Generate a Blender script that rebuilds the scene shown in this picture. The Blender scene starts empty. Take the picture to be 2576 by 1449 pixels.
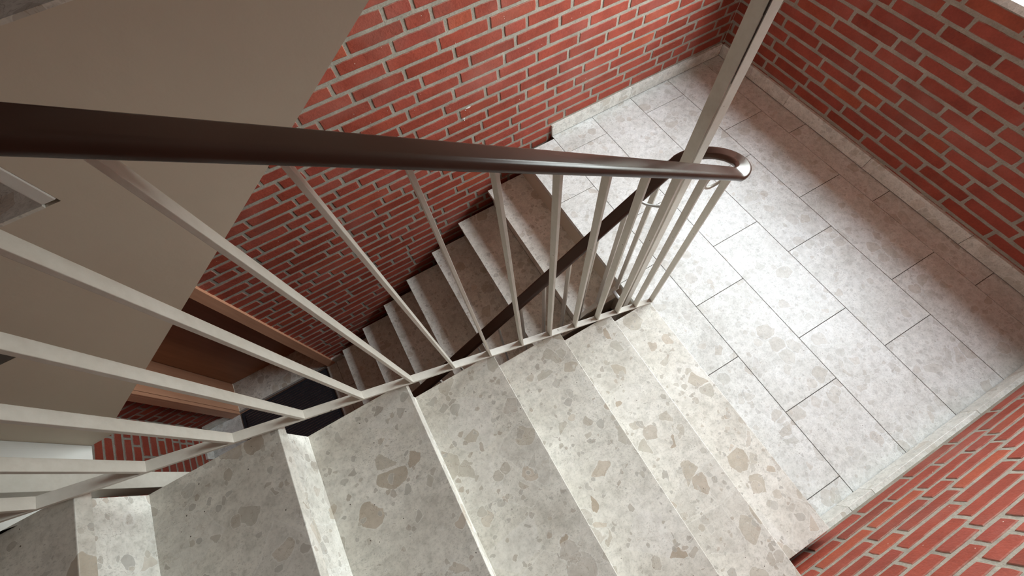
import bpy, bmesh, math, random
from mathutils import Vector, Matrix
from mathutils.geometry import tessellate_polygon

C = bpy.context.scene.collection
R_ = random.Random(7)

# ---------------------------------------------------------------- camera
scene = bpy.context.scene
cam_d = bpy.data.cameras.new('camera')
cam = bpy.data.objects.new('camera', cam_d)
C.objects.link(cam)
RW = ((0.86716004, -0.49345543, -0.06734388),
      (0.47399423, 0.77622975, 0.4156884),
      (-0.15284938, -0.39238898, 0.90701045))      # world -> camera axes (rows)
CAM = (-0.79288975, 0.68968508, 1.90037083)
m = Matrix(RW).transposed().to_4x4()
m.translation = CAM
cam.matrix_world = m
cam_d.sensor_width = 36.0
cam_d.lens = 36.0 * 1013.618 / 2576.0
cam_d.clip_start = 0.01
scene.camera = cam

scene.view_settings.view_transform = 'Standard'
scene.view_settings.look = 'None'
scene.view_settings.exposure = 0.26
scene.view_settings.gamma = 1.0
scene.view_settings.use_curve_mapping = False
scene.cycles.max_bounces = 7
scene.cycles.diffuse_bounces = 4
scene.cycles.glossy_bounces = 3
scene.cycles.transmission_bounces = 3
scene.cycles.caustics_reflective = False
scene.cycles.caustics_refractive = False

# ---------------------------------------------------------------- daylight
world = bpy.data.worlds.new('sky')
scene.world = world
world.use_nodes = True
wn = world.node_tree; wn.nodes.clear()
w_out = wn.nodes.new('ShaderNodeOutputWorld')
w_bg = wn.nodes.new('ShaderNodeBackground')
w_tc = wn.nodes.new('ShaderNodeTexCoord')
w_sep = wn.nodes.new('ShaderNodeSeparateXYZ')
w_ramp = wn.nodes.new('ShaderNodeValToRGB')
w_map = wn.nodes.new('ShaderNodeMapRange')
w_map.inputs[1].default_value = -1; w_map.inputs[2].default_value = 1
wn.links.new(w_tc.outputs['Generated'], w_sep.inputs[0])
wn.links.new(w_sep.outputs['Z'], w_map.inputs[0])
wn.links.new(w_map.outputs[0], w_ramp.inputs[0])
wn.links.new(w_ramp.outputs[0], w_bg.inputs[0])
wn.links.new(w_bg.outputs[0], w_out.inputs[0])
e = w_ramp.color_ramp.elements
e[0].position = 0.0; e[0].color = (0.030, 0.030, 0.026, 1)
e[1].position = 1.0; e[1].color = (0.76, 0.84, 0.91, 1)
a = e.new(0.49); a.color = (0.06, 0.065, 0.05, 1)
a = e.new(0.525); a.color = (1.28, 1.40, 1.36, 1)      # bright hazy horizon of an overcast day
a = e.new(0.60); a.color = (1.24, 1.36, 1.38, 1)
a = e.new(0.74); a.color = (1.18, 1.28, 1.32, 1)
a = e.new(0.90); a.color = (0.92, 1.02, 1.09, 1)
w_bg.inputs[1].default_value = 18.5

WIN = (0.18, 2.12, 0.86, 2.00)       # y0 y1 z0 z1 of the window opening in the end wall
def portal(name, loc, sx, sy, rot):
    d = bpy.data.lights.new(name, 'AREA'); d.shape = 'RECTANGLE'; d.size = sx; d.size_y = sy
    d.cycles.is_portal = True
    o = bpy.data.objects.new(name, d); C.objects.link(o)
    o.location = loc; o.rotation_euler = rot
    return o
portal('daylight_portal', (1.90, (WIN[0]+WIN[1])/2, (WIN[2]+WIN[3])/2), WIN[3]-WIN[2]+.1, WIN[1]-WIN[0]+.1, (0, math.pi/2, 0))

# soft area fill added to brighten the upper treads, behind and above the camera
ld = bpy.data.lights.new('upper_tread_fill', 'AREA'); ld.shape = 'RECTANGLE'; ld.size = 1.2; ld.size_y = 1.9
ld.energy = 5.5; ld.color = (1.0, .96, .90)
lo = bpy.data.objects.new('upper_tread_fill', ld); C.objects.link(lo); lo.location = (-2.30, 1.1, 3.86)

# ---------------------------------------------------------------- constants
H = 0.17; G = 0.2486; SL = 0.684
L = 1.578; YB = 2.295; XL = -2.97
NX = [None, 0.0, -0.248, -0.4995, -0.7505, -0.994, -1.2415, -1.494, -1.742]   # near flight nosings (k*H)
FX = [0.013 - 0.2486*k for k in range(0, 8)]                                   # far flight nosings (-k*H)
FX[1] = -0.2385; FX[2] = -0.4892; FX[3] = -0.7336; FX[4] = -0.9846; FX[5] = -1.2316; FX[6] = -1.479; FX[7] = -1.730
YE = 1.055          # well edge of the near flight
YW = 1.245          # well edge of the far flight
ZL = -8*H           # lower hall floor
ZU = 8*H            # upper floor
YF = 2.262          # wall end of far flight treads

# ---------------------------------------------------------------- material helpers
def new_mat(name):
    m = bpy.data.materials.new(name); m.use_nodes = True
    nt = m.node_tree; nt.nodes.clear()
    out = nt.nodes.new('ShaderNodeOutputMaterial')
    b = nt.nodes.new('ShaderNodeBsdfPrincipled')
    nt.links.new(b.outputs[0], out.inputs[0])
    return m, nt, b
def N(nt, t, **kw):
    n = nt.nodes.new(t)
    for k, v in kw.items(): setattr(n, k, v)
    return n
def ramp(nt, src, stops, interp='LINEAR'):
    r = nt.nodes.new('ShaderNodeValToRGB'); r.color_ramp.interpolation = interp
    el = r.color_ramp.elements
    while len(el) > 1: el.remove(el[-1])
    el[0].position = stops[0][0]; el[0].color = (*stops[0][1], 1)
    for p, c in stops[1:]:
        x = el.new(p); x.color = (*c, 1)
    nt.links.new(src, r.inputs[0])
    return r.outputs[0]
def noise(nt, vec, scale, detail=3, rough=.5, dist=0.0):
    n = N(nt, 'ShaderNodeTexNoise'); n.inputs['Scale'].default_value = scale
    n.inputs['Detail'].default_value = detail; n.inputs['Roughness'].default_value = rough
    n.inputs['Distortion'].default_value = dist
    nt.links.new(vec, n.inputs['Vector'])
    return n
def mathn(nt, op, a, b=None, clamp=False):
    n = N(nt, 'ShaderNodeMath', operation=op); n.use_clamp = clamp
    for i, v in enumerate((a, b)):
        if v is None: continue
        if isinstance(v, (int, float)): n.inputs[i].default_value = v
        else: nt.links.new(v, n.inputs[i])
    return n.outputs[0]
def mixc(nt, fac, a, b, blend='MIX'):
    n = N(nt, 'ShaderNodeMix', data_type='RGBA', blend_type=blend)
    for i, v in ((0, fac), (6, a), (7, b)):
        if isinstance(v, (int, float)): n.inputs[i].default_value = v
        elif isinstance(v, tuple): n.inputs[i].default_value = (*v, 1)
        else: nt.links.new(v, n.inputs[i])
    return n.outputs[2]
def bump(nt, b, h, strength, dist):
    n = N(nt, 'ShaderNodeBump'); n.inputs['Strength'].default_value = strength
    n.inputs['Distance'].default_value = dist
    nt.links.new(h, n.inputs['Height']); nt.links.new(n.outputs[0], b.inputs['Normal'])

def marble(name, dark=0.0, rough=0.36, clast=1.0, spec=.42, tint=None):
    """agglomerate stone: pale ground, tan and grey clasts, fine flecks, hair cracks"""
    m, nt, b = new_mat(name)
    tc = N(nt, 'ShaderNodeTexCoord')
    oi = N(nt, 'ShaderNodeObjectInfo')
    at = N(nt, 'ShaderNodeAttribute'); at.attribute_name = 'tone'
    s = mathn(nt, 'MULTIPLY', oi.outputs['Random'], 31.0)
    s2 = mathn(nt, 'MULTIPLY', at.outputs['Fac'], 57.0)
    s = mathn(nt, 'ADD', s, s2)
    cx = N(nt, 'ShaderNodeCombineXYZ')
    nt.links.new(s, cx.inputs[0]); nt.links.new(s, cx.inputs[1])
    va = N(nt, 'ShaderNodeVectorMath', operation='ADD')
    nt.links.new(tc.outputs['Object'], va.inputs[0]); nt.links.new(cx.outputs[0], va.inputs[1])
    P = va.outputs[0]
    # warped coordinates so the clasts are angular and uneven
    wn_ = noise(nt, P, 22, 3, .6)
    vs = N(nt, 'ShaderNodeVectorMath', operation='MULTIPLY_ADD')
    nt.links.new(wn_.outputs['Color'], vs.inputs[0]); vs.inputs[1].default_value = (.020, .020, .020)
    nt.links.new(P, vs.inputs[2])
    PW = vs.outputs[0]
    nA = noise(nt, P, 4.5, 5, .62)
    nB = noise(nt, P, 34, 4, .65)
    nF = noise(nt, P, 120, 3, .7)
    g0 = ramp(nt, nA.outputs['Fac'], [(.30, (.63, .61, .56)), (.48, (.765, .75, .70)), (.66, (.85, .84, .80))])
    g1 = ramp(nt, nB.outputs['Fac'], [(.36, (.80, .80, .785)), (.5, (.97, .97, .96)), (.62, (1.06, 1.06, 1.05))])
    g2 = ramp(nt, nF.outputs['Fac'], [(.34, (.80, .80, .78)), (.48, (1, 1, 1)), (.66, (1.05, 1.05, 1.05))])
    col = mixc(nt, .85, g0, g1, 'MULTIPLY')
    col = mixc(nt, .8, col, g2, 'MULTIPLY')
    def clasts(scale, keep, rad, stops, edge, amt=1.0, off=0.0):
        nonlocal col
        v = N(nt, 'ShaderNodeTexVoronoi', feature='F1', distance='EUCLIDEAN'); v.inputs['Scale'].default_value = scale
        v.inputs['Randomness'].default_value = 1.0
        ad = N(nt, 'ShaderNodeVectorMath', operation='ADD'); nt.links.new(PW, ad.inputs[0]); ad.inputs[1].default_value = (off, off*.7, off*.3)
        nt.links.new(ad.outputs[0], v.inputs['Vector'])
        v2 = N(nt, 'ShaderNodeTexVoronoi', feature='DISTANCE_TO_EDGE'); v2.inputs['Scale'].default_value = scale
        nt.links.new(ad.outputs[0], v2.inputs['Vector'])
        sp = N(nt, 'ShaderNodeSeparateColor'); nt.links.new(v.outputs['Color'], sp.inputs[0])
        size = mathn(nt, 'MULTIPLY', mathn(nt, 'ADD', mathn(nt, 'MULTIPLY', sp.outputs[1], .45), .55), rad)
        on = mathn(nt, 'GREATER_THAN', sp.outputs[0], 1-keep)
        d = mathn(nt, 'MINIMUM', mathn(nt, 'SUBTRACT', size, v.outputs['Distance']), mathn(nt, 'SUBTRACT', v2.outputs['Distance'], .035))
        ins = mathn(nt, 'MULTIPLY', mathn(nt, 'MULTIPLY', d, 60, True), on)
        rim = mathn(nt, 'MULTIPLY', mathn(nt, 'MULTIPLY', mathn(nt, 'ADD', d, edge), 40, True), on)
        rim = mathn(nt, 'SUBTRACT', rim, ins, True)
        cc = ramp(nt, sp.outputs[2], stops)
        cc = mixc(nt, .6, cc, ramp(nt, nB.outputs['Fac'], [(.34, (.84, .82, .79)), (.6, (1.08, 1.08, 1.08))]), 'MULTIPLY')
        # brown veins inside some clasts
        cc = mixc(nt, mathn(nt, 'MULTIPLY', vein, mathn(nt, 'GREATER_THAN', sp.outputs[1], .45)), cc, (.36, .28, .20))
        col = mixc(nt, mathn(nt, 'MULTIPLY', rim, .5), col, (.84, .84, .81))
        col = mixc(nt, mathn(nt, 'MULTIPLY', ins, clast*amt), col, cc)
    nV = noise(nt, P, 26, 3, .6, 1.0)
    vein = mathn(nt, 'MULTIPLY', mathn(nt, 'LESS_THAN', mathn(nt, 'ABSOLUTE', mathn(nt, 'SUBTRACT', nV.outputs['Fac'], .5)), .008), .55)
    T = [(.0, (.50, .44, .355)), (.25, (.60, .57, .50)), (.45, (.53, .515, .46)), (.62, (.68, .62, .54)), (.78, (.46, .385, .30)), (.9, (.62, .60, .56)), (1, (.60, .545, .47))]
    T2 = [(.0, (.50, .49, .45)), (.3, (.60, .59, .55)), (.55, (.55, .51, .44)), (.8, (.48, .47, .44)), (1, (.53, .47, .40))]
    T3 = [(.0, (.62, .61, .58)), (.5, (.70, .68, .63)), (1, (.84, .84, .83))]
    clasts(8.0, .35, 1.1, T3, .02, .35, 3.3)
    clasts(15.0, .15, .80, T, .03, .85)
    clasts(22, .085, .85, T, .03, .8, 7.7)
    clasts(38, .07, .8, T2, .04, .85)
    clasts(80, .08, .8, T2, .05, .8)
    # fine grey flecks, elongated
    mpf = N(nt, 'ShaderNodeMapping'); mpf.inputs['Scale'].default_value = (1, 1.9, 1); mpf.inputs['Rotation'].default_value = (0, 0, .5)
    nt.links.new(PW, mpf.inputs[0])
    nC = noise(nt, P, 6, 2)
    zone = ramp(nt, nC.outputs['Fac'], [(.36, (.15, .15, .15)), (.58, (1, 1, 1))])
    for sc_, th, kp, am in ((120, .30, .62, .50), (230, .34, .55, .42)):
        v = N(nt, 'ShaderNodeTexVoronoi', feature='F1'); v.inputs['Scale'].default_value = sc_
        nt.links.new(mpf.outputs[0], v.inputs['Vector'])
        sp = N(nt, 'ShaderNodeSeparateColor'); nt.links.new(v.outputs['Color'], sp.inputs[0])
        fl = mathn(nt, 'MULTIPLY', mathn(nt, 'LESS_THAN', v.outputs['Distance'], th), mathn(nt, 'GREATER_THAN', sp.outputs[0], kp))
        fl = mathn(nt, 'MULTIPLY', fl, zone)
        col = mixc(nt, mathn(nt, 'MULTIPLY', fl, am), col, ramp(nt, sp.outputs[2], [(0, (.40, .39, .36)), (1, (.56, .54, .50))]))
    # sparse dark pits
    v = N(nt, 'ShaderNodeTexVoronoi', feature='F1'); v.inputs['Scale'].default_value = 60
    nt.links.new(P, v.inputs['Vector'])
    sp = N(nt, 'ShaderNodeSeparateColor'); nt.links.new(v.outputs['Color'], sp.inputs[0])
    pit = mathn(nt, 'MULTIPLY', mathn(nt, 'LESS_THAN', v.outputs['Distance'], .085), mathn(nt, 'GREATER_THAN', sp.outputs[0], .86))
    col = mixc(nt, pit, col, (.14, .12, .10))
    # hair cracks
    nD = noise(nt, P, 16, 3, .55, .8)
    cr = mathn(nt, 'LESS_THAN', mathn(nt, 'ABSOLUTE', mathn(nt, 'SUBTRACT', nD.outputs['Fac'], .5)), .0022)
    nE = noise(nt, P, 7, 1)
    cr = mathn(nt, 'MULTIPLY', cr, mathn(nt, 'GREATER_THAN', nE.outputs['Fac'], .58))
    col = mixc(nt, mathn(nt, 'MULTIPLY', cr, .5), col, (.33, .29, .24))
    if tint: col = mixc(nt, 1.0, col, tint, 'MULTIPLY')
    if dark: col = mixc(nt, dark, col, (.30, .26, .21), 'MULTIPLY')
    nt.links.new(col, b.inputs['Base Color'])
    rr = ramp(nt, nA.outputs['Fac'], [(.3, (rough-.05,)*3), (.7, (rough+.08,)*3)])
    nt.links.new(rr, b.inputs['Roughness'])
    b.inputs['Specular IOR Level'].default_value = spec
    bump(nt, b, nB.outputs['Fac'], .05, .002)
    return m

def brick_mat():
    m, nt, b = new_mat('red_brick')
    at = N(nt, 'ShaderNodeAttribute'); at.attribute_name = 'tone'
    tc = N(nt, 'ShaderNodeTexCoord')
    c0 = ramp(nt, at.outputs['Fac'], [(0, (.235, .040, .021)), (.35, (.295, .051, .027)), (.6, (.315, .060, .036)), (.85, (.265, .047, .029)), (1, (.345, .070, .032))])
    n1 = noise(nt, tc.outputs['Object'], 9, 4, .6)
    n2 = noise(nt, tc.outputs['Object'], 120, 3, .6)
    c1 = mixc(nt, 1.0, c0, ramp(nt, n1.outputs['Fac'], [(.3, (.82, .80, .78)), (.7, (1.14, 1.16, 1.18))]), 'MULTIPLY')
    c2 = mixc(nt, .7, c1, ramp(nt, n2.outputs['Fac'], [(.3, (.82, .8, .8)), (.7, (1.1, 1.12, 1.12))]), 'MULTIPLY')
    n3 = noise(nt, tc.outputs['Object'], 3.1, 3, .6)
    c3 = mixc(nt, mathn(nt, 'MULTIPLY', ramp(nt, n3.outputs['Fac'], [(.5, (0, 0, 0)), (.75, (1, 1, 1))]), .22), c2, (.46, .235, .19))
    # tiny pale specks
    v = N(nt, 'ShaderNodeTexVoronoi'); v.inputs['Scale'].default_value = 42
    nt.links.new(tc.outputs['Object'], v.inputs['Vector'])
    sp = N(nt, 'ShaderNodeSeparateColor'); nt.links.new(v.outputs['Color'], sp.inputs[0])
    f = mathn(nt, 'MULTIPLY', mathn(nt, 'LESS_THAN', v.outputs['Distance'], .06), mathn(nt, 'GREATER_THAN', sp.outputs[0], .72))
    c4 = mixc(nt, f, c3, (.62, .55, .48))
    ar = N(nt, 'ShaderNodeAttribute'); ar.attribute_name = 'rim'
    rm = mathn(nt, 'MULTIPLY', ar.outputs['Fac'], ramp(nt, noise(nt, tc.outputs['Object'], 30, 3, .6).outputs['Fac'], [(.35, (.1, .1, .1)), (.62, (1, 1, 1))]))
    c4 = mixc(nt, rm, c4, (.31, .215, .17))
    nt.links.new(c4, b.inputs['Base Color'])
    b.inputs['Roughness'].default_value = .72
    b.inputs['Specular IOR Level'].default_value = .35
    h = mathn(nt, 'ADD', n2.outputs['Fac'], mathn(nt, 'MULTIPLY', noise(nt, tc.outputs['Object'], 25, 3).outputs['Fac'], 1.5))
    bump(nt, b, h, .45, .003)
    return m
def mortar_mat():
    m, nt, b = new_mat('grey_mortar')
    tc = N(nt, 'ShaderNodeTexCoord')
    n2 = noise(nt, tc.outputs['Object'], 150, 4, .7)
    n1 = noise(nt, tc.outputs['Object'], 14, 3, .6)
    c = ramp(nt, n1.outputs['Fac'], [(.3, (.270, .240, .195)), (.7, (.375, .340, .280))])
    c = mixc(nt, .8, c, ramp(nt, n2.outputs['Fac'], [(.3, (.75, .75, .75)), (.7, (1.15, 1.15, 1.15))]), 'MULTIPLY')
    nt.links.new(c, b.inputs['Base Color']); b.inputs['Roughness'].default_value = .95
    bump(nt, b, n2.outputs['Fac'], .5, .004)
    return m
def simple(name, col, rough=.5, metal=0.0, var=.0, vscale=20, bmp=.0, bscale=60, bdist=.002, spec=.5, var2=None):
    m, nt, b = new_mat(name)
    tc = N(nt, 'ShaderNodeTexCoord')
    if var:
        n = noise(nt, tc.outputs['Object'], vscale, 4, .6)
        lo = tuple(c*(1-var) for c in col); hi = tuple(min(1, c*(1+var)) for c in col)
        if var2: lo = var2
        nt.links.new(ramp(nt, n.outputs['Fac'], [(.3, lo), (.7, hi)]), b.inputs['Base Color'])
    else: b.inputs['Base Color'].default_value = (*col, 1)
    b.inputs['Roughness'].default_value = rough; b.inputs['Metallic'].default_value = metal
    b.inputs['Specular IOR Level'].default_value = spec
    if bmp:
        n = noise(nt, tc.outputs['Object'], bscale, 4, .6); bump(nt, b, n.outputs['Fac'], bmp, bdist)
    return m
def wood(name, c0, c1, axis=2, rough=.42, scale=1.0):
    m, nt, b = new_mat(name)
    tc = N(nt, 'ShaderNodeTexCoord'); mp = N(nt, 'ShaderNodeMapping')
    sc = [26*scale]*3; sc[axis] = 1.6*scale
    mp.inputs['Scale'].default_value = sc
    nt.links.new(tc.outputs['Object'], mp.inputs[0])
    n = noise(nt, mp.outputs[0], 1.0, 5, .6, .6)
    n2 = noise(nt, tc.outputs['Object'], 2.5, 2)
    c = ramp(nt, n.outputs['Fac'], [(.3, c0), (.7, c1)])
    c = mixc(nt, .6, c, ramp(nt, n2.outputs['Fac'], [(.3, (.85, .84, .82)), (.7, (1.1, 1.1, 1.1))]), 'MULTIPLY')
    nt.links.new(c, b.inputs['Base Color']); b.inputs['Roughness'].default_value = rough
    return m
def paint_mat():
    """off-white gloss paint on steel with chips, brush marks and grime"""
    m, nt, b = new_mat('cream_white_paint')
    tc = N(nt, 'ShaderNodeTexCoord')
    n1 = noise(nt, tc.outputs['Object'], 6, 3, .6)
    n2 = noise(nt, tc.outputs['Object'], 70, 4, .65)
    c = ramp(nt, n1.outputs['Fac'], [(.3, (.52, .49, .43)), (.7, (.62, .595, .54))])
    c = mixc(nt, .6, c, ramp(nt, n2.outputs['Fac'], [(.3, (.90, .89, .87)), (.6, (1.03, 1.03, 1.03))]), 'MULTIPLY')
    v = N(nt, 'ShaderNodeTexVoronoi'); v.inputs['Scale'].default_value = 34
    nt.links.new(tc.outputs['Object'], v.inputs['Vector'])
    sp = N(nt, 'ShaderNodeSeparateColor'); nt.links.new(v.outputs['Color'], sp.inputs[0])
    f = mathn(nt, 'MULTIPLY', mathn(nt, 'LESS_THAN', v.outputs['Distance'], .10), mathn(nt, 'GREATER_THAN', sp.outputs[0], .86))
    c = mixc(nt, f, c, (.16, .11, .08))
    nt.links.new(c, b.inputs['Base Color']); b.inputs['Roughness'].default_value = .42
    bump(nt, b, n2.outputs['Fac'], .25, .0015)
    return m
def handrail_mat():
    m, nt, b = new_mat('brown_plastic')
    tc = N(nt, 'ShaderNodeTexCoord')
    n = noise(nt, tc.outputs['Object'], 7, 2, .5)
    c = ramp(nt, n.outputs['Fac'], [(.3, (.050, .026, .019)), (.7, (.062, .033, .024))])
    nt.links.new(c, b.inputs['Base Color'])
    nt.links.new(ramp(nt, n.outputs['Fac'], [(.3, (.20,)*3), (.7, (.26,)*3)]), b.inputs['Roughness'])
    b.inputs['Specular IOR Level'].default_value = .22
    return m
def mat_rug():
    m, nt, b = new_mat('black_rubber')
    tc = N(nt, 'ShaderNodeTexCoord'); n = noise(nt, tc.outputs['Object'], 80, 3)
    nt.links.new(ramp(nt, n.outputs['Fac'], [(.3, (.010, .011, .016)), (.7, (.022, .023, .032))]), b.inputs['Base Color'])
    b.inputs['Roughness'].default_value = .6
    return m
def glass_mat():
    m = bpy.data.materials.new('clear_glass'); m.use_nodes = True
    nt = m.node_tree; nt.nodes.clear()
    out = nt.nodes.new('ShaderNodeOutputMaterial'); mx = nt.nodes.new('ShaderNodeMixShader')
    tr = nt.nodes.new('ShaderNodeBsdfTransparent'); gl = nt.nodes.new('ShaderNodeBsdfGlossy')
    gl.inputs['Roughness'].default_value = .0; mx.inputs[0].default_value = .06
    nt.links.new(tr.outputs[0], mx.inputs[1]); nt.links.new(gl.outputs[0], mx.inputs[2]); nt.links.new(mx.outputs[0], out.inputs[0])
    return m

M = dict(
    marble=marble('pale_agglomerate_marble', tint=(.95, .935, .92)), riser=marble('riser_marble', rough=.4), skirt=marble('skirting_marble', dark=.10, rough=.35, clast=.7),
    marble_floor=marble('fine_grained_marble_tile', rough=.36, clast=.6, spec=.26, tint=(.91, .925, .955)),
    brick=brick_mat(), mortar=mortar_mat(), paint=paint_mat(), rail=handrail_mat(), rug=mat_rug(), glass=glass_mat(),
    joint=simple('grey_joint_filler', (.26, .24, .22), .9, var=.1),
    grout=simple('dark_grout', (.13, .115, .10), .9, var=.2),
    plaster=simple('warm_grey_plaster', (.66, .59, .49), .8, var=.05, vscale=3, bmp=.25, bscale=45, bdist=.0015, spec=.3),
    white=simple('white_wall_paint', (.72, .71, .68), .6, var=.03, vscale=8, bmp=.15, bscale=90),
    ceil=simple('grey_ceiling_plaster', (.42, .385, .335), .8, var=.02, vscale=4),
    door=wood('brown_door_veneer', (.30, .118, .052), (.38, .160, .076), 2),
    frame=wood('light_wood_frame', (.50, .24, .14), (.60, .31, .19), 2),
    metal=simple('brushed_aluminium', (.50, .49, .47), .38, 1.0, var=.1, vscale=60),
    bracket=simple('scuffed_grey_steel', (.42, .42, .41), .35, .4, var=.15, vscale=90),
    rust=simple('rusty_gap', (.030, .018, .012), .9, var=.4, vscale=90),
    beige=simple('beige_render', (.50, .45, .37), .85, var=.05, vscale=6, bmp=.2),
)

# ---------------------------------------------------------------- object helpers
def link(name, bm, mat, parent=None, smooth=False, bevel=0.0, kind=None):
    me = bpy.data.meshes.new(name)
    bmesh.ops.recalc_face_normals(bm, faces=bm.faces)
    bm.to_mesh(me); bm.free()
    mats = mat if isinstance(mat, (list, tuple)) else [mat]
    for x in mats: me.materials.append(M[x])
    o = bpy.data.objects.new(name, me); C.objects.link(o)
    if parent: o.parent = parent
    if smooth:
        for p in me.polygons: p.use_smooth = True
    if bevel:
        b = o.modifiers.new('bevel', 'BEVEL'); b.width = bevel; b.segments = 2; b.limit_method = 'ANGLE'; b.angle_limit = math.radians(40)
    if kind: o['kind'] = kind
    return o
def empty(name, loc, label, cat, group=None, kind=None):
    o = bpy.data.objects.new(name, None); C.objects.link(o); o.location = loc
    o.empty_display_size = .1
    if kind: o['kind'] = kind
    if label: o['label'] = label
    if cat: o['category'] = cat
    if group: o['group'] = group
    return o
def tag(o, label, cat, group=None, kind=None):
    if label: o['label'] = label
    if cat: o['category'] = cat
    if group: o['group'] = group
    if kind: o['kind'] = kind
    return o
def box(bm, x0, x1, y0, y1, z0, z1, off=(0, 0, 0), mi=0):
    vs = [bm.verts.new((x-off[0], y-off[1], z-off[2])) for z in (z0, z1) for y in (y0, y1) for x in (x0, x1)]
    fs = []
    for i in ((0, 2, 3, 1), (4, 5, 7, 6), (0, 1, 5, 4), (2, 6, 7, 3), (0, 4, 6, 2), (1, 3, 7, 5)):
        f = bm.faces.new([vs[k] for k in i]); f.material_index = mi; fs.append(f)
    return fs
def prism(bm, pts, y0, y1, off=(0, 0, 0), mi=0):
    """extrude an XZ polygon along y"""
    a = [bm.verts.new((x-off[0], y0-off[1], z-off[2])) for x, z in pts]
    b = [bm.verts.new((x-off[0], y1-off[1], z-off[2])) for x, z in pts]
    n = len(pts)
    f = []
    for t in tessellate_polygon([[Vector((x, 0, z)) for x, z in pts]]):
        if len(set(t)) == 3: f += [bm.faces.new([a[i] for i in t]), bm.faces.new([b[i] for i in t[::-1]])]
    for i in range(n): f.append(bm.faces.new((a[i], b[i], b[(i+1) % n], a[(i+1) % n])))
    for q in f: q.material_index = mi
def obox(name, x0, x1, y0, y1, z0, z1, mat, parent=None, bevel=0.0, kind=None):
    """box whose origin sits in its own corner (local to parent when given)"""
    c = ((x0+x1)/2, (y0+y1)/2, z0)
    bm = bmesh.new(); box(bm, x0, x1, y0, y1, z0, z1, c)
    o = link(name, bm, mat, parent, bevel=bevel, kind=kind)
    p = parent.location if parent else Vector((0, 0, 0))
    q = parent.parent.location if parent and parent.parent else Vector((0, 0, 0))
    o.location = Vector(c) - p - q
    return o
def sweep(bm, path, prof, side=None, close_ends=True):
    """sweep profile (list of (s,u): s = sideways, u = up) along path points"""
    rings = []
    n = len(path)
    for i, p in enumerate(path):
        t = (path[min(i+1, n-1)] - path[max(i-1, 0)]).normalized()
        s = Vector((0, 0, 1)).cross(t)
        if s.length < 1e-4: s = side or Vector((0, 1, 0))
        s.normalize(); u = t.cross(s).normalized()
        rings.append([bm.verts.new(p + s*a + u*b) for a, b in prof])
    k = len(prof)
    for i in range(n-1):
        for j in range(k):
            bm.faces.new((rings[i][j], rings[i][(j+1) % k], rings[i+1][(j+1) % k], rings[i+1][j]))
    if close_ends:
        bm.faces.new(rings[0]); bm.faces.new(rings[-1][::-1])

# ---------------------------------------------------------------- brick walls
def row_joints(meas, u0, u1, rnd, hdr=.14):
    """joint positions along one course: measured ones kept, the gaps filled with stretchers and headers"""
    ms = []
    for v in sorted(meas):
        if ms and v-ms[-1] < .07: ms[-1] = (ms[-1]+v)/2
        else: ms.append(v)
    if not ms: ms = [u0 + rnd.choice((.0, .06, .12, .18)) + rnd.uniform(-.006, .006)]
    out = [ms[0]]
    for v in ms[1:]:
        g = v-out[-1]; n = max(1, round(g/.12)); parts = []
        while n >= 2: parts.append(2); n -= 2
        if n: parts.insert(rnd.randrange(len(parts)+1), 1)
        tot = sum(parts); a = out[-1]
        for q in parts[:-1]: a += g*q/tot; out.append(a)
        out.append(v)
    while out[0] > u0: out.insert(0, out[0] - (.12 if rnd.random() < hdr else .24) + rnd.uniform(-.003, .003))
    while out[-1] < u1: out.append(out[-1] + (.12 if rnd.random() < hdr else .24) + rnd.uniform(-.003, .003))
    return out
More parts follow.
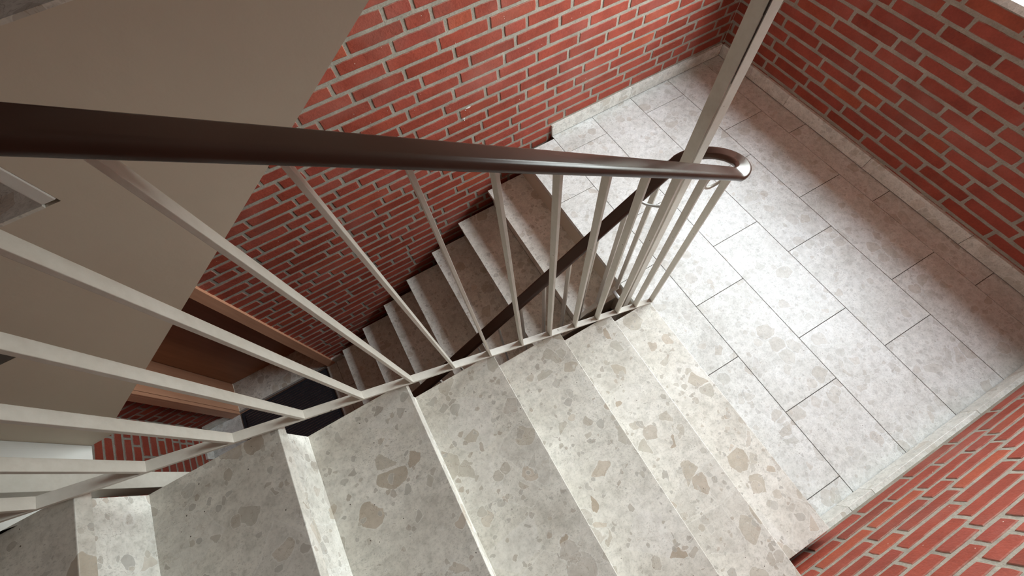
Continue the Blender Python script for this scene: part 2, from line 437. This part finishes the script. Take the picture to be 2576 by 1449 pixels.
def brick_wall(name, P, nrm, u0, u1, z0, z1, zc, pitch, data, holes=(), seed=1, depth=.0028, thick=.2, blanks=()):
    """P(u,z,d) -> point, d = outwards from the brick face (negative = into the wall)"""
    rnd = random.Random(seed)
    bm = bmesh.new()
    tone = bm.faces.layers.float.new('tone'); rim = bm.faces.layers.float.new('rim')
    k0 = math.floor((z0-zc)/pitch)-1; k1 = math.ceil((z1-zc)/pitch)+1
    j = .0073
    for k in range(k0, k1+1):
        c = zc+pitch*k
        za, zb = max(z0, c-pitch/2+j), min(z1, c+pitch/2-j)
        if zb-za < .012: 
            # keep random stream in step
            continue
        js = row_joints(data.get(k, ()), u0, u1, rnd)
        for a, b in zip(js[:-1], js[1:]):
            segs = [(max(a+j, u0), min(b-j, u1))]
            for h in holes:
                if zb > h[2] and za < h[3]:
                    ns = []
                    for s, t in segs:
                        if t <= h[0] or s >= h[1]: ns.append((s, t)); continue
                        if s < h[0]: ns.append((s, h[0]))
                        if t > h[1]: ns.append((h[1], t))
                    segs = ns
            tv = rnd.random()
            for s, t in segs:
                if t-s < .012 or any(s > q[0] and s < q[1] and za > q[2] and za < q[3] for q in blanks): continue
                d = rnd.uniform(-.0010, .0008); jt = lambda a_=.0013: rnd.uniform(-a_, a_)
                nu = max(2, round((t-s)/.034)); ring = []
                c0, c1, c2, c3 = [(rnd.uniform(.0, .0022)) for _ in range(4)]
                dz0, dz1 = jt(), jt()
                for n_ in range(nu+1):
                    f_ = n_/nu; cc = c0 if n_ == 0 else c1 if n_ == nu else 0
                    ring.append((s+(t-s)*f_ + (cc if n_ == 0 else -cc if n_ == nu else jt(.003)), za+dz0+cc+jt(.0007)))
                ring.append((t+jt(), (za+zb)/2+jt(.004)))
                for n_ in range(nu, -1, -1):
                    f_ = n_/nu; cc = c2 if n_ == nu else c3 if n_ == 0 else 0
                    ring.append((s+(t-s)*f_ + (-cc if n_ == nu else cc if n_ == 0 else jt(.003)), zb+dz1-cc+jt(.0007)))
                ring.append((s+jt(), (za+zb)/2+jt(.004)))
                K = len(ring); cu, cz = (s+t)/2, (za+zb)/2; i = rnd.uniform(.0016, .0032)
                outer = [bm.verts.new(P(u, z, -depth-.002)) for u, z in ring]
                m1 = [bm.verts.new(P(u, z, d-.0014)) for u, z in ring]
                inner = []
                for u, z in ring:
                    uu = u - math.copysign(i, u-cu) if abs(u-cu) > (t-s)*.5-.006 else u
                    zz = z - math.copysign(i, z-cz) if abs(z-cz) > (zb-za)*.3 else z
                    inner.append(bm.verts.new(P(uu, zz, d)))
                for A, B, rv in ((outer, m1, .8), (m1, inner, rnd.uniform(.25, .75))):
                    for n_ in range(K):
                        f = bm.faces.new((A[n_], A[(n_+1) % K], B[(n_+1) % K], B[n_])); f[tone] = tv; f[rim] = rv
                f = bm.faces.new(inner); f[tone] = tv
    # mortar bed and wall body, cut round the holes
    us = sorted({u0, u1, *[x for h in holes for x in h[:2]]}); zs = sorted({z0, z1, *[x for h in holes for x in h[2:]]})
    us = [x for x in us if u0 <= x <= u1]; zs = [x for x in zs if z0 <= x <= z1]
    for a, b in zip(us[:-1], us[1:]):
        for c_, d_ in zip(zs[:-1], zs[1:]):
            if any(a >= h[0]-1e-6 and b <= h[1]+1e-6 and c_ >= h[2]-1e-6 and d_ <= h[3]+1e-6 for h in holes): continue
            pts = [P(u, z, dd) for dd in (-depth, -thick) for u, z in ((a, c_), (b, c_), (b, d_), (a, d_))]
            v = [bm.verts.new(p) for p in pts]
            for ii in ((0, 1, 2, 3), (7, 6, 5, 4), (0, 4, 5, 1), (1, 5, 6, 2), (2, 6, 7, 3), (3, 7, 4, 0)):
                f = bm.faces.new([v[q] for q in ii]); f.material_index = 1
    return link(name, bm, ['brick', 'mortar'], kind='structure')

DB = [(-2.04,1.075),(-2.03,.346),(-1.99,.587),(-1.93,.222),(-1.91,.83),(-1.76,1.193),(-1.04,.527),(-1.01,.282),(-.99,.767),(-.91,.037),(-.91,1.01),(-.02,.711),(.01,.223),(0,.465),(.01,-.017),(.05,.95),(.05,1.19),(.09,1.432),(1.03,-.189),(1.04,.277),(1.04,.4),(1.08,.034),(1.15,1.251),(1.22,.885),(1.22,1.002),(1.25,.638),(1.94,.212),(1.95,.09),(1.97,-.15),(2.02,.695),(2.17,.454),(2.35,.933),(2.98,.289),(3.04,.05),(3.05,-.069),(3.09,-.301),(3.1,.528),(3.22,.772),(3.93,.101),(3.98,.347),(4.01,-.371),(4.08,.584),(4.09,-.139),(4.87,-.543),(4.92,.159),(4.97,-.06),(4.98,-.303),(4.98,.645),(5,.404),(5.91,-.019),(5.96,.462),(5.99,-.601),(6.05,-.257),(6.07,-.48),(6.11,.225),(6.89,-.676),(6.9,.288),(6.92,-.193),(6.94,-.434),(6.97,.047),(7.93,-.012),(7.96,-.738),(7.96,-.257),(8.01,-.495),(8.85,.163),(9.01,-.076),(9.04,-.559),(9.06,-.318),(10.04,-.142),(10.07,-.507),(10.07,-.267),(11.08,-.317),(11.12,-.436),(11.97,-.381),
(-10.03,-.617),(-9.9,-.858),(-9.88,-1.098),(-9.06,-.556),(-8.99,-1.042),(-8.97,-1.282),(-8.97,-.801),(-8.09,-.376),(-8.03,-.62),(-7.99,-.864),(-7.95,-1.343),(-7.9,-1.099),(-7.05,-.551),(-7.03,-1.399),(-7.02,-.918),(-6.91,-.309),(-6.89,-.794),(-6.06,-1.457),(-6.03,-1.214),(-6.03,-.975),(-5.95,-.362),(-5.89,-.606),(-5.78,-.732),(-5.06,-1.517),(-5.03,-.914),(-5,-1.273),(-4.99,-.428),(-4.95,-1.031),(-4.11,-1.093),(-4,-1.217),(-3.97,-.611),(-3.96,-.369),(-3.91,-1.458),(-3.89,-.854),(-2.96,-.432),(-2.9,-.915),(-2.89,-1.397),(-1.98,-1.085),(-1.98,-.479),(-1.94,-1.327),(-1.9,-.845),(-1.89,-.723),(-1.82,-1.678),(-1.82,-1.566),(-1.23,-.546),(-.99,-1.263),(-.97,-1.024),(-.91,-.783),(-.89,-1.507),(-.06,-1.325),(.02,-.838),(.04,-1.202),(.05,-1.563),(.06,-1.079),(1,-1.498),(1,-.902),(1.03,-1.256),(1.08,-1.026),(1.95,-1.207),(1.95,-.966),(2.04,-1.446),(2.91,-1.024),(2.98,-1.26),(3.9,-1.086),(4.02,-1.212)]
DR = [(-2.08,1.476),(-.92,1.421),(-.92,1.671),(-1,1.914),(0,1.974),(-.07,1.73),(-.02,1.597),(1,1.913),(.89,1.667),(1,1.288),(1,1.421),(2.01,1.733),(2.06,1.233),(2.09,1.486),(2.95,1.548),(3,1.068),(3.05,1.308),(3.12,1.805),(3.97,.857),(3.99,1.477),(4.03,1.729),(4.09,.977),(4.11,1.234),(4.92,1.425),(4.99,1.297),(5.02,1.672),(5.97,1.615),(6.03,1.375),(6.05,1.121),(6.94,1.551),(7.01,1.065),(7.13,1.311),(8,1.367),(8.09,1.241)]
DF = [(-4,.237),(-4,-.008),(-3,.075),(-3,.316),(-3,-.16),(-2,.378),(-2,.265),(-2,.018),(-1,.567),(-1,.326),(-1,.084),(-1,-.04),(0,.495),(0,.254),(0,.012),(1,.189),(1,-.045),(2,.152),(2,.026),(3,.091),(4,.032)]
def rows(d):
    o = {}
    for k, v in d: o.setdefault(round(k), []).append(v)
    return o
DOOR = (-2.765, -1.875, ZL, .70)
brick_wall('wall_back', lambda u, z, d: (u, YB-d, z), None, XL, L, ZL, 3.9, .2444, .0630, rows(DB), [DOOR], seed=11)
brick_wall('wall_right', lambda u, z, d: (L-d, u, z), None, 0.0, YB, -.3, 3.9, .2456, .0615, rows(DR), [(WIN[0], WIN[1], WIN[2]-.03, WIN[3])], seed=12, thick=.30, depth=.0018)
brick_wall('wall_front', lambda u, z, d: (u, d, z), None, XL, L, ZL, 3.9, .4345, .0610, rows(DF), [], seed=13, depth=.0026, blanks=[(.0, L, .02, .09)])
brick_wall('wall_left', lambda u, z, d: (XL+d, u, z), None, 0.0, YB, ZL, 3.9, -.02, .0630, {}, [], seed=14)
for cx0, cx1, cy0, cy1 in ((L, L+.3, YB, YB+.3), (L, L+.3, -.3, 0), (XL-.3, XL, YB, YB+.3), (XL-.3, XL, -.3, 0)):
    obox('corner_filler', cx0, cx1, cy0, cy1, ZL-.2, 3.9, 'beige', kind='structure')  # unseen blocks added behind the wall corners to stop light leaks
# small splashes of white paint on the bricks of the back wall
wb = [o for o in C.objects if o.name == 'wall_back'][0]
bm = bmesh.new()
for px, pz, dx, dz in ((-.245, .4565, .016, .0035), (-.262, .4500, .004, .002), (-.2805, .4050, .007, .0025), (-.2790, .3950, .0025, .006)):
    v = [bm.verts.new((px+dx*math.cos(t)*rr, YB-.0014, pz+dz*math.sin(t)*rr)) for t, rr in [(2*math.pi*i/9, R_.uniform(.7, 1.15)) for i in range(9)]]
    w_ = [bm.verts.new(q.co+Vector((0, .003, 0))) for q in v]
    bm.faces.new(v); bm.faces.new(w_[::-1])
    for i in range(9): bm.faces.new((v[i], w_[i], w_[(i+1) % 9], v[(i+1) % 9]))
link('paint_splash', bm, 'white', wb)
# lower wall under the landing window side
obox('wall_right', L, L+.30, 0.0, YB, ZL, -.3, 'beige', kind='structure')

# ---------------------------------------------------------------- tiled floors
def tiles(name, rects, zt, thick, gap=.0035, floor_rects=(), body=None):
    bm = bmesh.new(); tone = bm.faces.layers.float.new('tone')
    rnd = random.Random(hash(name) % 1 + 5)
    for x0, x1, y0, y1, tv in rects:
        tv = rnd.random() if tv is None else tv
        g = gap/2
        for f in box(bm, x0+g, x1-g, y0+g, y1-g, zt-thick, zt): f[tone] = tv
    for x0, x1, y0, y1 in floor_rects:
        box(bm, x0, x1, y0, y1, zt-thick-.002, zt-.0035, mi=1)
    for b_ in (body or []):
        box(bm, *b_, mi=2)
    return link(name, bm, ['marble_floor', 'grout', 'plaster'], kind='structure')

# half landing at z = 0
T = []
T0 = .2544; TW = .29596
cols = [(T0+TW*i, T0+TW*(i+1)) for i in range(4)] + [(T0+TW*4, L)]
js = {0: (.369, .950, 1.535, 2.119), 1: (.585, 1.167, 1.750), 2: (.366, .947, 1.530, 2.121), 3: (.578, 1.163, 1.750), 4: (.360, .945, 1.532, 2.115)}
for i, (a, b) in enumerate(cols):
    yy = [0.0, *js[i], YB]
    for c, d in zip(yy[:-1], yy[1:]): T.append((a, b, c, d, None))
T.append((-.025, T0, 0.0, .079, None)); T.append((-.025, T0, .079, .659, None))
T.append((-.025, T0, .659, YE+.0035, .31)); T.append((.013, T0, YE, 1.2440, .31))
T.append((.013, T0, 1.244, 1.828, None)); T.append((.013, T0, 1.828, YF, None))
tiles('floor', T, 0.0, .03, floor_rects=[(-.024, L, 0.0, YE), (.015, L, YE, YF), (T0, L, YF-.01, YB)],
      body=[(-.024, L, 0.0, YE, -.30, -.032), (.016, L, YE, YF, -.33, -.032), (T0, L, YF, YB, -.30, -.032)])

# lower hall floor
T = []
MATR = (-2.70, -1.945, 1.62, 2.283)
x = XL; i = 0
xs = [XL, -2.70, -2.32, -1.945]
for a, b in zip(xs[:-1], xs[1:]):
    for c, d in ((0, .46), (.46, 1.04), (1.04, MATR[2])): T.append((a, b, c, d, None))
T.append((XL, -2.70, MATR[2], 2.13, None)); T.append((XL, -2.70, 2.13, YB, None))
xx = [-1.945, -1.86, -1.56, -1.265, -.97, -.675, -.38, -.085, .21, .505, .80, 1.1, 1.4, L]
for a, b in zip(xx[:-1], xx[1:]):
    yy = [0, .29, .87, 1.45, 2.03, YB] if i % 2 else [0, .58, 1.16, 1.74, YB]
    i += 1
    for c, d in zip(yy[:-1], yy[1:]): T.append((a, b, c, d, None))
tiles('floor', T, ZL, .03, floor_rects=[(XL, -2.70, 0, YB), (-2.70, -1.945, 0, MATR[2]), (-1.945, L, 0, YB)],
      body=[(XL, L, 0, YB, ZL-.20, ZL-.033)])
# threshold slab behind the wall line
obox('floor', -2.70, -1.935, 2.289, 2.60, ZL-.04, ZL, 'marble', kind='structure')

# upper floor slab (seen edge-on beyond the well)
T = []
for a, b in ((XL, -2.56), (-2.56, -2.15), (-2.15, -1.742)):
    for c, d in ((0, .53), (.53, 1.055), (1.055, 1.66), (1.66, YB)): T.append((a, b, c, d, None))
T.append((-1.742, -1.655, YE, YW, None)); T.append((-1.742, -1.41, YW, YF, None))
tiles('floor', T, ZU, .03, floor_rects=[(XL, -1.745, 0, YB), (-1.745, -1.657, YE, YW), (-1.745, -1.412, YW, YF)],
      body=[(XL, -1.764, 0, YE, .98, ZU-.032), (XL, -1.70, YE, YB, .98, ZU-.032)])
bm = bmesh.new(); box(bm, -1.70, -1.655, YE+.005, YW, .98, ZU-.033)
box(bm, -1.656, -1.6525, 1.1845, 1.1935, .98, ZU-.033)
link('trim_1', bm, 'white', kind='structure', bevel=.003)

# ---------------------------------------------------------------- skirtings
def skirting(name, segs, axis, along, at, sgn):
    """marble skirting made of butt-jointed lengths"""
    bm = bmesh.new(); tone = bm.faces.layers.float.new('tone'); rnd = random.Random(3)
    for a, b in segs:
        tv = rnd.random()
        t0, t1 = sorted((at, at+sgn*.015))
        if axis == 'x': fs = box(bm, a+.0008, b-.0008, t0, t1, along+.006, along+.081)
        else: fs = box(bm, t0, t1, a+.0008, b-.0008, along+.006, along+.081)
        for f in fs: f[tone] = tv
    a, b = segs[0][0], segs[-1][1]; t0, t1 = sorted((at, at+sgn*.012))
    for f in (box(bm, a, b, t0, t1, along, along+.006) if axis == 'x' else box(bm, t0, t1, a, b, along, along+.006)): f.material_index = 1
    o = link(name, bm, ['skirt', 'joint'], kind='structure', bevel=.0012)
    return o
skirting('baseboard_back', [(.2515, .84), (.84, 1.42), (1.42, 1.5635)], 'x', 0, YB+.004, -1.26)
skirting('baseboard_right', [(.0, .55), (.55, 1.13), (1.13, 1.71), (1.71, YB-.015)], 'y', 0, L+.004, -1.26)
skirting('baseboard_front', [(.0, .155), (.155, .275), (.275, .86), (.86, 1.44), (1.44, 1.563)], 'x', 0, -.004, 1.26)
skirting('baseboard_left', [(1.2, 1.86), (2.03, YB-.016)], 'y', ZL, XL-.004, 1.26)
skirting('baseboard_back', [(XL+.015, -2.775), (-1.868, -1.78)], 'x', ZL, YB+.004, -1.26)

# ---------------------------------------------------------------- stair flights
def flight_body(bm, nos, rise_dir, z_first, y0, y1, off):
    pass
flightA = empty('stair_flight', (-.75, .55, 0), 'pale marble stair flight in the foreground, coming down beside the handrail onto the half landing', 'stairs')
offA = Vector(flightA.location)
def child(name, bm, mat, parent, bevel=0.0, loc=(0, 0, 0)):
    o = link(name, bm, mat, parent, bevel=bevel); o.location = loc; return o
# near flight
for k in range(1, 8):
    xn = NX[k]; xb = NX[k+1]
    c = Vector(((xn+xb)/2, .55, k*H))
    bm = bmesh.new(); box(bm, xb-.0205-.012, xn, .030, YE, k*H-.030, k*H, c)
    child('tread', bm, 'marble', flightA, .0016, c-offA)
for k in range(1, 9):
    xn = NX[k]; xr = xn-.0225
    c = Vector((xr, .55, (k-1)*H))
    y0 = .034
    bm = bmesh.new(); box(bm, xr-.020, xr, y0, YE-.002, (k-1)*H+.0002, k*H-.0305, c)
    child('riser', bm, 'riser', flightA, .0, c-offA)
pts = []
for k in range(1, 8):
    pts.append((NX[k]-.043, (k-1)*H-.031)); pts.append((NX[k]-.043, k*H-.031))
pts.append((NX[8]-.043, 7*H-.031)); pts.append((NX[8]-.043, ZU-.035))
pts += [(-1.765, .985)]
pts += [(-1.64, .985), (-.06, -.10), (-.0245, -.10), (-.0245, -.031)]
bm = bmesh.new(); prism(bm, pts, .034, YE-.006, offA)
child('slab', bm, 'plaster', flightA)

# far flight down to the lower hall
flightB = empty('stair_flight', (-.85, 1.75, ZL), 'shadowed marble stair flight running down along the back brick wall to the wooden door', 'stairs')
offB = Vector(flightB.location)
for k in range(1, 8):
    xn = FX[k]; xb = FX[k-1]
    c = Vector(((xn+xb)/2, 1.75, -k*H))
    bm = bmesh.new(); box(bm, xn, xb+.022, YW-.007, YF, -k*H-.030, -k*H, c)
    child('tread', bm, 'marble', flightB, .0016, c-offB)
for k in range(0, 8):
    xr = FX[k]+.0225
    c = Vector((xr, 1.75, -(k+1)*H))
    bm = bmesh.new(); box(bm, xr, xr+.020, YW-.005, YF-.004, -(k+1)*H+.001, -k*H-.0305, c)
    child('riser', bm, 'riser', flightB, .0, c-offB)
pts = [(FX[0]+.0435, -.34)]
pts = []
for k in range(0, 8):
    pts.append((FX[k]+.0435, -k*H-.0335 if k == 0 else -k*H-.031)); pts.append((FX[k]+.0435, -(k+1)*H-.031))
pts[-1] = (FX[7]+.0435, ZL+.001)
pts += [(-1.35, ZL+.001), (.0, -.36), (.075, -.36), (.075, -.34), (.0755, -.0335)]
pts[0] = (.0755, -.0335)
pts = pts[:1] + [(FX[0]+.0435, -.0335)] + pts[1:-1]
bm = bmesh.new(); prism(bm, pts, YW-.003, YF-.006, offB)
child('slab', bm, 'beige', flightB)

# flight rising from the upper floor above the far flight: plastered side face and soffit
flightC = empty('stair_flight', (-.6, 1.75, ZU), 'grey plastered side of the next stair flight rising across the top left', 'stairs')
offC = Vector(flightC.location)
UX = [-1.404 + .2486*i for i in range(8)]
UX[1] = -1.150
zf = lambda x: .6715*(x+1.653)+.979
pts = [(-1.698, .981), (-1.653, .981), (-1.60, .985), (-1.572, 1.020)]
XT = UX[7]+.03
pts += [(XT+.0, zf(XT)+.0), (L-.002, zf(XT))]
pts += [(L-.002, ZU+8*H-.03), (UX[7], ZU+8*H-.03)]
for i in range(7, 0, -1):
    pts += [(UX[i], ZU+i*H-.0), (UX[i-1], ZU+i*H-.0)]
pts += [(UX[0], ZU-.034), (-1.698, ZU-.034)]
bm = bmesh.new(); prism(bm, pts, YW, YF, offC)
child('slab', bm, 'plaster', flightC)
for i in range(0, 7):
    z = ZU+(i+1)*H
    c = Vector((UX[i], 1.75, z))
    bm = bmesh.new(); box(bm, UX[i]-.018, UX[i+1]-.0185, YW-.0008, YF, z-.0002, z+.004, c)
    child('tread', bm, 'marble', flightC, 0, c-offC)
for i in range(0, 8):
    z = ZU+i*H
    c = Vector((UX[i], 1.75, z))
    bm = bmesh.new(); box(bm, UX[i]-.018, UX[i]-.0002, YW-.001, YF, z+(.0042 if i else .0), z+H-.0005, c)
    child('riser', bm, 'white' if i < 9 else 'riser', flightC, .002, c-offC)

# landing and flight overhead (they bounce the daylight back down)
bm = bmesh.new(); box(bm, .34, L, 0, YW-.001, 2.41, 2.72)
link('ceiling', bm, 'ceil', kind='structure')
pts = [(.34, 2.50), (.338, 2.72), (-1.742, 2.72+8*H), (-1.742, 2.72+8*H-.42)]
bm = bmesh.new(); prism(bm, pts, 0.0, YE)
link('ceiling', bm, 'white', kind='structure')
bm = bmesh.new(); box(bm, XL-.2, L+.3, -.2, YB+.3, 3.9, 4.1)
link('ceiling', bm, 'ceil', kind='structure')

# ---------------------------------------------------------------- railing
def zN(x): return H - SL*x                 # nosing line of the near flight
def zF(x): return SL*(x-.013)              # nosing line of the far flight
rail = empty('stair_railing', (0, 1.147, 0), 'white steel baluster railing with a brown handrail that loops round at the landing', 'railing')
offR = Vector(rail.location)
YR1, YR2 = 1.0525, 1.2375
def flat(bm, p, q, wy, th):
    """flat bar, wide in y, thin across, from p to q"""
    d = (q-p).normalized(); n = Vector((0, 1, 0)).cross(d).normalized()
    vs = []
    for c in (p, q):
        for sy, sn in ((-1, -1), (1, -1), (1, 1), (-1, 1)):
            vs.append(bm.verts.new(c + Vector((0, sy*wy/2, 0)) + n*sn*th/2 - offR))
    for ii in ((0, 1, 2, 3), (7, 6, 5, 4), (0, 4, 5, 1), (1, 5, 6, 2), (2, 6, 7, 3), (3, 7, 4, 0)):
        bm.faces.new([vs[i] for i in ii])
bm = bmesh.new()
for (xa, xb, y, f) in ((.012, -1.95, YR1, zN),):
    flat(bm, Vector((xa, y, f(xa)+.010)), Vector((xb, y, f(xb)+.010)), .0215, .008)
child('bottom_rail', bm, 'paint', rail, .0009)
bm = bmesh.new()
flat(bm, Vector((-.006, YR2, zF(-.006)+.010)), Vector((-1.74, YR2, zF(-1.74)+.010)), .0215, .008)
child('bottom_rail', bm, 'paint', rail, .0009)
bal = []
for k in range(18):
    x = .004-.109*k
    z0, z1 = zN(x)+.012, zN(x)+.863
    bm = bmesh.new(); box(bm, x-.0035, x+.0035, YR1-.0105, YR1+.0105, z0, z1, (x, YR1, z0))
    bal.append(child('baluster', bm, 'paint', rail, .0008, Vector((x, YR1, z0))-offR))
for k in range(16):
    x = -.0125-.109*k
    z0, z1 = zF(x)+.012, zF(x)+.863
    bm = bmesh.new(); box(bm, x-.0035, x+.0035, YR2-.0105, YR2+.0105, z0, z1, (x, YR2, z0))
    bal.append(child('baluster', bm, 'paint', rail, .0008, Vector((x, YR2, z0))-offR))
# handrail: near run, loop round the post, far run
HR = .8685
path = []
for x in [-2.05+.1*i for i in range(20)]+[-.06, -.02, .015]: path.append(Vector((x, YR1, zN(x)+HR)))
xc = .040; r = (YR2-YR1)/2; ym = (YR1+YR2)/2
zA = zN(xc)+HR; zB = zF(xc)+HR
for i in range(0, 25):
    t = i/24; a = -math.pi/2 + math.pi*t
    s = t*t*(3-2*t)*.5+t*.5
    path.append(Vector((xc+r*math.cos(a)*.86, ym+r*math.sin(a), (zA-.003)+(zB+.002-zA+.003)*s)))
for x in [.015, -.02, -.06]+[-.12-.1*i for i in range(18)]: path.append(Vector((x, YR2, zF(x)+HR)))
path = [p-offR for p in path]
prof = []
w, h0, h1 = .0225, -.0075, .0085
for i in range(7):      # right shoulder
    a = math.pi/2*i/6
    prof.append((w-.0075+.0075*math.cos(math.pi/2-a) if False else (w-.0075)+.0075*math.sin(a), 0))
RS = .0105
prof = [(-w+.002, h0-.0015), (-w, h0+.0012)]
for i in range(0, 8):
    a = math.pi/2*i/7; prof.append((-w+RS-RS*math.cos(a), h1-RS*1.05+RS*1.05*math.sin(a)))
for i in range(7, -1, -1):
    a = math.pi/2*i/7; prof.append((w-RS+RS*math.cos(a), h1-RS*1.05+RS*1.05*math.sin(a)))
prof += [(w, h0+.0012), (w-.002, h0-.0015), (w-.006, h0-.0015), (w-.006, h0+.001), (-w+.006, h0+.001), (-w+.006, h0-.0015)]
bm = bmesh.new(); sweep(bm, path, prof)
ho = child('handrail', bm, 'rail', rail)
for p in ho.data.polygons: p.use_smooth = True
ho['label'] = 'dark brown plastic handrail'
es = ho.modifiers.new('split', 'EDGE_SPLIT'); es.split_angle = math.radians(38)
# steel core under the plastic
bm = bmesh.new(); sweep(bm, [p+Vector((0, 0, -.0105)) for p in path], [(-.015, -.002), (-.015, .003), (.015, .003), (.015, -.002)])
child('core_bar', bm, 'paint', rail)
# rods tying the railing to the post
def rod(name, pts, rad, mat, flatten=1.0):
    bm = bmesh.new()
    P_ = [Vector(p)-offR for p in pts]
    prof = [(rad*math.cos(2*math.pi*i/10), rad*flatten*math.sin(2*math.pi*i/10)) for i in range(10)]
    sweep(bm, P_, prof)
    o = child(name, bm, mat, rail)
    for p in o.data.polygons: p.use_smooth = True
    return o
def smooth_path(pts, n=6):
    out = []
    P_ = [Vector(p) for p in pts]
    P_ = [P_[0]*2-P_[1]] + P_ + [P_[-1]*2-P_[-2]]
    for i in range(1, len(P_)-2):
        a, b, c, d = P_[i-1:i+3]
        for j in range(n):
            t = j/n
            out.append(.5*((2*b)+(c-a)*t+(2*a-5*b+4*c-d)*t*t+(3*b-a-3*c+d)*t*t*t))
    out.append(P_[-2]); return out
rod('bracket', smooth_path([(-.066, 1.062, 1.050), (-.056, 1.068, 1.005), (-.025, 1.072, .974), (.012, 1.070, .976), (.030, 1.064, 1.000)]), .0045, 'paint')
rod('bracket', smooth_path([(-.100, 1.228, .805), (-.085, 1.205, .792), (-.060, 1.180, .790), (-.046, 1.164, .795)]), .005, 'bracket', .7)
rod('bracket', [(-.034, 1.230, -.012), (-.034, 1.164, -.012)], .009, 'bracket', .35)

# full-height posts standing in the stair well
def post(x0, x1, y0, y1, label):
    cx, cy = (x0+x1)/2, (y0+y1)/2
    p = empty('newel_post', (cx, cy, ZL), label, 'post')
    bm = bmesh.new(); box(bm, x0+.0035, x1, y0, y1, ZL, 3.9, (cx, cy, ZL))
    o = link('channel', bm, 'paint', p, bevel=.0012)
    bm = bmesh.new(); box(bm, x0, x0+.0033, y0+.0035, y1+.0006, ZL, 3.9, (cx, cy, ZL))
    link('cover_strip', bm, 'paint', p, bevel=.0010)
    return p
pA = post(-.0615, -.0245, 1.128, 1.1655, 'tall white square steel post standing inside the handrail loop at the landing')
bm = bmesh.new()
rnd = random.Random(4); zz = 1.28; pw = .0006
while zz < 3.0:
    q = zz+rnd.uniform(.012, .03); w_ = min(.0036, .0005+(zz-1.28)*.011)*rnd.uniform(.75, 1.2)
    box(bm, -.0615-.0007, -.0615+w_, 1.128-.0007, 1.128+w_*1.1, zz, q, (pA.location.x, pA.location.y, ZL)); zz = q
link('open_seam', bm, 'rust', pA)
pB = post(-1.652, -1.613, 1.120, 1.159, 'white square steel post in front of the upper floor edge at far left')

# ---------------------------------------------------------------- door in the back wall at the bottom of the stairs
door = empty('door_1', (-2.3, 2.54, ZL), 'brown wooden door with lighter wood frame at the foot of the far stairs', None, kind='structure')
def dbox(name, x0, x1, y0, y1, z0, z1, mat, parent=door, bevel=.0015):
    c = Vector(((x0+x1)/2, (y0+y1)/2, z0)); bm = bmesh.new(); box(bm, x0, x1, y0, y1, z0, z1, c)
    o = link(name, bm, mat, parent, bevel=bevel)
    w0 = Vector(door.location)
    o.location = c-w0 if parent is door else c-w0-Vector(parent.location)
    return o
leaf = dbox('door_leaf', -2.694, -1.941, 2.553, 2.595, ZL+.006, .62, 'door')
dbox('door_frame', -2.772, -2.716, 2.272, 2.31, ZL, .70, 'frame')
dbox('door_frame', -2.7155, -2.700, 2.272, 2.297, ZL, .70, 'frame')
dbox('door_frame', -2.74, -2.700, 2.3005, 2.60, ZL, .70, 'frame')
dbox('door_frame', -1.935, -1.868, 2.276, 2.60, ZL, .70, 'frame')
dbox('door_frame', -2.700, -1.935, 2.276, 2.60, .63, .70, 'frame')
obox('wall_back', -3.0, -1.6, 2.60, 2.75, ZL-.05, .9, 'white', kind='structure')

# ribbed mat let into the floor in front of the door
mat_o = empty('door_mat', (-2.32, 1.95, ZL), 'black ribbed mat sunk in the stone floor in front of the brown door', 'mat')
mo = Vector(mat_o.location)
bm = bmesh.new(); box(bm, MATR[0]+.008, MATR[1]-.008, MATR[2]+.008, MATR[3]-.012, ZL-.018, ZL-.007, mo)
NR = int((MATR[3]-.035-MATR[2]-.030)/.0205)
for i in range(NR):
    y = MATR[2]+.030+i*.0205
    box(bm, MATR[0]+.035, MATR[1]-.035, y, y+.0170, ZL-.008, ZL-.0010, mo)
child('rubber_sheet', bm, 'rug', mat_o)
bm = bmesh.new()
for i in range(NR):
    y = MATR[2]+.030+i*.0205+.0178
    box(bm, MATR[0]+.035, MATR[1]-.035, y, y+.0018, ZL-.008, ZL-.0008, mo)
child('wire_ribs', bm, 'metal', mat_o)
bm = bmesh.new()
box(bm, MATR[0], MATR[1], MATR[3]-.011, MATR[3]+.0, ZL-.02, ZL+.001, mo); box(bm, MATR[0], MATR[1], MATR[2], MATR[2]+.005, ZL-.02, ZL+.001, mo)
box(bm, MATR[0], MATR[0]+.005, MATR[2]+.005, MATR[3]-.011, ZL-.02, ZL+.001, mo); box(bm, MATR[1]-.005, MATR[1], MATR[2]+.005, MATR[3]-.011, ZL-.02, ZL+.001, mo)
child('edge_frame', bm, 'metal', mat_o)

# ---------------------------------------------------------------- window over the landing
y0, y1, z0, z1 = WIN
win = empty('window_1', (L+.2, (y0+y1)/2, z0), 'white framed window above the marble sill', None, kind='structure')
wo = Vector(win.location)
bm = bmesh.new()
fx0, fx1 = L+.17, L+.225
for b_ in ((fx0, fx1, y0, y0+.055, z0, z1), (fx0, fx1, y1-.055, y1, z0, z1), (fx0, fx1, y0+.055, y1-.055, z0, z0+.06), (fx0, fx1, y0+.055, y1-.055, z1-.055, z1), (fx0+.005, fx1-.005, (y0+y1)/2-.03, (y0+y1)/2+.03, z0+.06, z1-.055)):
    box(bm, *b_, wo)
child('window_frame', bm, 'white', win, .003)
bm = bmesh.new(); box(bm, L+.195, L+.199, y0+.05, y1-.05, z0+.055, z1-.05, wo)
child('window_pane', bm, 'glass', win)
bm = bmesh.new(); box(bm, L-.012, L+.30, y0-.03 if False else y0, y1, z0-.03, z0-.004, wo)
child('window_sill', bm, 'skirt', win, .002)
